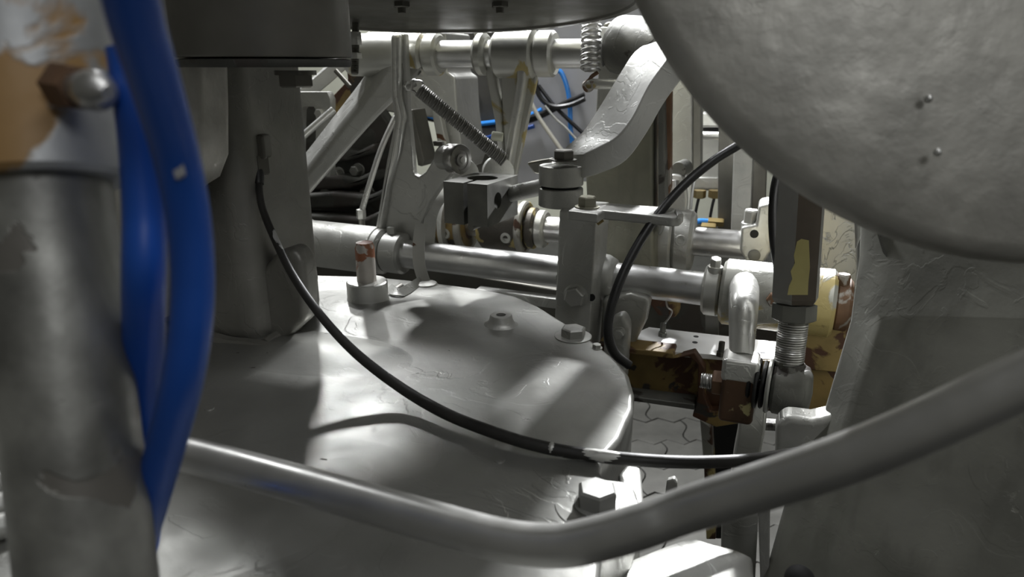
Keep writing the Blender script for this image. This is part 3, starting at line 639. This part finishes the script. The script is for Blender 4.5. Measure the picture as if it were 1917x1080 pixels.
# ------------------------------------------------------------------ background clutter, upper left
sb_ = thing('slotted_bracket', P(590, 300, 1.45), 'grey slotted bracket behind the column, left of the diagonal arm', 'bracket')
q0 = P(590, 230, 1.45)
o = plate('bracket_plate', [(520, 172), (612, 172), (618, 186), (618, 330), (520, 330)], q0, .02, castm, sb_, 0)
cut(o, MB().prism([onp(*q, q0 - W * .01, W) for q in [(558, 206), (562, 200), (582, 200), (586, 206), (586, 262), (574, 300), (556, 300)]], W * .05))
bolt(sb_, onp(600, 212, q0, W), -W, .010, .008, bright, 1.2)
tag(MB().tube([P(535, 286, 1.38), P(575, 248, 1.38), P(625, 205, 1.38)], .0075, 12).build('thin_rod', bright), 'thin bright rod crossing the slotted bracket', 'rod')
tag(MB().strip([P(540, 195, 1.5), P(590, 160, 1.5), P(650, 108, 1.5), P(700, 70, 1.5)], .03, .02, V((.4, 0, .9)), 3).build('flat_link', silver, None, .003), 'silver flat link above the slotted bracket', 'link')
tag(MB().tube([P(628, 132, 1.42), P(655, 162, 1.42)], .005, 8).build('short_rod', dsteel), 'short dark rod crossing the silver flat link', 'rod')
tag(MB().tube([P(742, 215, 1.3), P(715, 275, 1.3), P(695, 335, 1.3), P(678, 392, 1.3)], .0055, 10).build('thin_rod', bright), 'slim pale rod behind the rocker arm, ending in a fitting', 'rod')
k = P(676, 398, 1.3); t = thing('rod_fitting', P(670, 422, 1.3), 'small hex fitting at the foot of the slim rod', 'fitting')
MB().hexa(k + Z * .006, -Z, .009, .018).build('hex_body', castm, t); MB().cyl(k - Z * .012, k - Z * .028, .006, n=12).build('stem', dsteel, t)
sd = thing('threaded_stud', P(666, 140, 1.0), 'upright threaded stud with two nuts beside the round housing', 'stud')
MB().cyl(P(666, 40, 1.0), P(664, 138, 1.0), .0052, n=14).build('stud_shank', dsteel, sd)
MB().coil(P(666, 60, 1.0), P(664, 136, 1.0), .0052, .0008, 28, 5, 12).build('thread', dsteel, sd)
MB().hexa(P(666, 84, 1.0), Z, .009, .018).build('nut', bright, sd); MB().hexa(P(665, 110, 1.0), Z, .010, .009).build('nut', bright, sd)
hb = thing('rear_housing', P(700, 420, 1.6), 'dark cast machine housing in the shade behind the rocker arm', 'housing')
q0 = P(640, 330, 1.6)
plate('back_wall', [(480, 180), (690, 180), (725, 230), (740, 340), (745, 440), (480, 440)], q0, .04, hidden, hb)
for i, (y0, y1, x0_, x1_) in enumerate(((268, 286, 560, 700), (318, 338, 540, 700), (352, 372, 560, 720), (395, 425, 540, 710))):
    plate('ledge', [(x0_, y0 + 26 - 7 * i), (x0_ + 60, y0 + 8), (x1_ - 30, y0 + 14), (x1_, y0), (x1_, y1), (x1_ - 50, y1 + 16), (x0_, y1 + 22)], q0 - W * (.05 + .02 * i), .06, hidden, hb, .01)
for q in ((635, 325), (672, 318), (600, 370), (618, 355), (690, 360)):
    o = bolt(hb, onp(*q, q0 - W * .04, W), -W, .012, .02, dcast, 1.3)
plate('yellow_patch_web', [(640, 70), (700, 66), (720, 150), (680, 235), (600, 240), (612, 190), (650, 150)], q0 + W * -.02, .02, wornd, hb, .005)
cp = thing('side_casting', P(850, 310, 1.5), 'pale grey casting edge behind the extension spring', 'casting')
q0 = P(850, 220, 1.5)
plate('casting_wall', [(690, 60), (835, 60), (838, 135), (852, 145), (856, 210), (868, 300), (862, 320), (840, 320), (834, 240), (826, 222), (765, 215), (690, 205)], q0, .13, silver, cp, .005)
plate('yellow_leg', [(806, 200), (822, 205), (838, 280), (832, 300), (822, 285)], q0 - W * .03, .02, yelsil, cp, .003)
tag(MB().prism([onp(*a, P(800, 280, 1.45), W) for a in [(764, 205), (772, 205), (794, 300), (790, 312), (782, 310)]], W * .06).build('dark_strut', dsteel, None, .002), 'dark narrow strut behind the rocker arm fork', 'strut')
# cabinet at the back
cbn = thing('grey_cabinet', P(1000, 400, 2.2), 'grey control cabinet behind the forked arm', 'cabinet')
q0 = P(990, 200, 2.1)
plate('cabinet_front', [(868, -60), (1300, -60), (1300, 330), (1000, 345), (868, 340)], q0, .3, cabm, cbn, .004)
plate('dark_recess', [(868, -60), (940, -60), (940, 340), (868, 340)], q0 - W * .004, .01, dsteel, cbn)
# coiled cables before the cabinet
def wire(name, pts, d, r, m_, lab, cat='cable', group=None): return tag(MB().tube([onp(x, y, q0 - W * ((1.92 - d) * .25 + .008), W) for x, y in pts], r * 1.15, 8, 6).build(name, m_), lab, cat, group)
wire('blue_air_tube', [(1040, 128), (1052, 138), (1062, 165), (1067, 200), (1068, 240), (1072, 275), (1070, 300)], 1.85, .0062, blue2, 'bright blue air tube hanging before the cabinet', 'tube')
wire('blue_air_tube', [(770, 205), (820, 222), (880, 232), (930, 228), (985, 218), (1015, 205)], 1.8, .0065, blue2, 'blue air tube running level behind the spring', 'tube')
wire('blue_air_tube', [(885, 155), (873, 180), (870, 210), (878, 240), (905, 258), (930, 252), (960, 247), (1000, 236)], 1.88, .0058, bluem, 'dark blue air tube looping behind the spring', 'tube')
wire('black_lead', [(1003, 148), (1005, 168), (1018, 190), (1040, 200), (1070, 196), (1095, 185)], 1.75, .0065, rubber, 'black cable curling before the cabinet', 'cable')
wire('black_lead', [(985, 222), (1020, 210), (1050, 195), (1094, 176)], 1.78, .0055, rubber, 'black cable rising to the right before the cabinet', 'cable')
wire('black_lead', [(770, 215), (830, 228), (900, 236), (985, 228), (1040, 204)], 1.82, .006, rubber, 'black cable running beside the level blue tube', 'cable')
wire('black_lead', [(1008, 160), (1035, 195), (1065, 225), (1092, 250)], 1.8, .005, rubber, 'black cable falling to the right before the cabinet', 'cable')
wire('pale_lead', [(994, 192), (1010, 222), (1035, 258), (1052, 282)], 1.7, .0055, cablew, 'cream cable slanting down to the clamp bolt', 'cable')
wire('grey_lead', [(1020, 198), (1040, 222), (1058, 238), (1080, 262)], 1.72, .0032, castm, 'thin grey wire beside the cream cable', 'cable')
tag(MB().cyl(P(920, 254, 1.12), P(942, 257, 1.12), .0075, n=18).build('cream_connector', creamm, None, .002), 'small cream connector beside the left prong', 'connector')
t = thing('rear_discs', P(880, 330, 1.15), 'cream rimmed disc behind the dark clamp block', 'disc')
k = P(868, 322, 1.2); MB().lathe(k, U * .6 - W, [(0, 0), (0, .022), (.003, .024), (.02, .024), (.02, 0)], 32).build('disc_body', yelsil, t)
k = P(930, 320, 1.16); MB().lathe(k, U * .6 - W, [(0, 0), (0, .024), (.003, .026), (.02, .026), (.02, 0)], 32).build('disc_body', bright, t)

# ------------------------------------------------------------------ right: guard, frame panel, low casting
gcen = P(1980, -363, .36); GR = pxw(.36, 855); gax = (-FW + V((.05, 0, .12))).normalized(); gax = -FW
gd = thing('round_guard', gcen - Z * GR, 'huge rough round guard filling the upper right corner', 'guard')
MB().lathe(gcen, gax, [(-.03, 0), (-.03, GR - .012), (-.024, GR - .004), (-.014, GR), (-.008, GR - .001), (-.003, GR - .004), (0, GR - .010), (.006, GR - .05), (.012, GR - .12), (.014, 0)], 128).build('guard_shell', guardm, gd, smooth=60)
for q in ((1738, 185), (1755, 285)):
    MB().sphere(P(*q, .348), .0022, 12).build('rivet', bright, gd)
fp = thing('wall_casting', P(1700, 900, .6), 'big mottled grey frame wall filling the lower right', 'frame wall')
rows = [(380, 1612, 1682), (480, 1608, 1672), (600, 1592, 1640), (760, 1545, 1592), (900, 1480, 1548), (1080, 1430, 1512), (1300, 1380, 1465)]
ls = []
for y, xa, xb in rows:
    ls.append([P(xa + 18, y, .80), P(xa, y, .70), P(xb, y, .66), P(2150, y, .52), P(2200, y, .80)])
MB().loops(ls).build('panel_casting', panel_m, fp, .006, 3)
MB().prism([P(1640, 418, .672), P(1675, 428, .664), P(1660, 482, .667)], FW * .004).build('notch', dcast, fp)
plate('edge_flange', [(1418, 930), (1442, 925), (1440, 1120), (1424, 1120)], P(1430, 1000, .69), .01, silver, fp, .002)
plate('edge_flange', [(1350, 975), (1420, 960), (1412, 1120), (1348, 1120)], P(1385, 1000, .74), .02, castm, fp, .004)
plate('foot_lug', [(1450, 900), (1452, 796), (1472, 779), (1520, 786), (1560, 778), (1610, 778), (1610, 900)], P(1500, 830, .70), .03, castm, fp, .010)
plate('edge_strip', [(1600, 400), (1612, 400), (1614, 440), (1602, 470)], P(1606, 430, .75), .01, bright, fp)
MB().sphere(P(1497, 1086, .5), .011, 20).build('black_knob', black, fp)
lc = thing('low_casting', P(1300, 1060, .45), 'bright wrinkled casting below the bent rail', 'casting')
ls = []
for t, dz in ((0, -.05), (.0, -.008), (.03, -.002), (.09, .002), (.3, .005), (1, .007)):
    pts = [(1090, 1110), (1150, 1062), (1200, 1038), (1290, 1006), (1340, 1016), (1402, 1034), (1412, 1060), (1412, 1200), (1090, 1200)]
    pts = [(q.x, q.y) for q in smooth_path([V((a, b, 0)) for a, b in pts], 4)]
    cx, cy = 1270, 1110
    ls.append([G(x + (cx - x) * t * .98, y + (cy - y) * t * .98, .845) + Z * dz for x, y in pts])
MB().loops(ls).build('casting_body', castm, lc, smooth=60)

# ------------------------------------------------------------------ foreground: rail, post, hoses
rail = [P(150, 812, .42), P(345, 850, .395), P(560, 906, .367), P(760, 962, .345), P(890, 999, .330), P(950, 1013, .324), P(1005, 1020, .319), P(1060, 1020, .314), P(1120, 1008, .309), P(1200, 985, .305), P(1300, 950, .30), P(1600, 852, .270), P(1917, 712, .246), P(2100, 632, .235), P(2700, 400, .215), P(3600, 60, .19)]
tag(MB().tube(rail, .010, 28, 10).build('bent_rail', railm), 'bent satin steel rail crossing the foreground above the deck', 'rail')
po_ = thing('foreground_post', P(170, 1400, .26), 'weathered steel post with a worn orange-flecked collar, far left', 'post')
pa, pb = P(78, 330, .262), P(172, 1120, .262); dd = (pb - pa).normalized()
L_ = (pb - pa).length
MB().cyl(pa - dd * .04, pa + dd * ((pa.z - ZD) / -dd.z), .0235, n=48).build('post_rod', post_m, po_)
rc = .0315
MB().lathe(pa + dd * .003, -dd, [(0, 0), (0, rc - .002), (.002, rc), (.14, rc), (.14, 0)], 64).build('collar', collar_m, po_)
nb = P(128, 162, .235); nd = (P(235, 178, .218) - nb).normalized()
o = MB().hexa(nb - nd * .004, nd, .0082, .011, .2, .2).build('nipple_nut', rustm, po_)
MB().lathe(nb + nd * .006, nd, [(0, 0), (0, .0052), (.005, .0055), (.008, .0066), (.012, .0068), (.016, .0052), (.0185, .002), (.0185, 0)], 24).build('nipple_ball', steel, o)
hA = [P(228, -90, .170), P(255, 40, .185), P(298, 180, .205), P(332, 300, .222), P(353, 410, .232), P(361, 520, .238), P(356, 620, .242), P(340, 720, .248), P(316, 815, .260), P(290, 910, .278), P(268, 990, .298), P(245, 1070, .316), P(215, 1180, .335)]
ho = tag(MB().tube(hA, .0072, 24, 8).build('blue_hose', bluem), 'bright blue hose, the nearer one bowing out to the right', 'hose')
k = P(325, 314, .2165); MB().loops([[k + RT * x * .0036 + UP * y * .0036 + FW * z for x, y in ((-1, .9), (.9, 1), (.8, -.6), (.2, -1), (-.1, 0), (-.8, .2))] for z in (.002, -.0001)]).build('scuff_mark', cabm, ho)
hB = [P(238, 90, .235), P(252, 180, .238), P(264, 290, .243), P(270, 400, .246), P(270, 520, .248), P(269, 640, .268), P(268, 740, .288), P(272, 830, .302), P(274, 920, .318), P(262, 1020, .33), P(235, 1120, .345)]
tag(MB().tube(hB, lambda t: .0068 + .0016 * t, 24, 8).build('blue_hose', bluem), 'darker blue hose hanging straight beside the post', 'hose')
# folded castings at the far left edge of the deck
fl = thing('folded_casting', G(20, 900, ZD), 'dark ridged casting at the left edge behind the post', 'casting')
for i in range(6):
    y = 800 + 42 * i
    MB().tube([G(-140, y + 60, ZD) + Z * .006, G(-30, y + 20, ZD) + Z * .012, G(30, y, ZD) + Z * .012, G(90, y - 15, ZD) + Z * .002], .009, 10, 5).build('ridge', castm, fl)
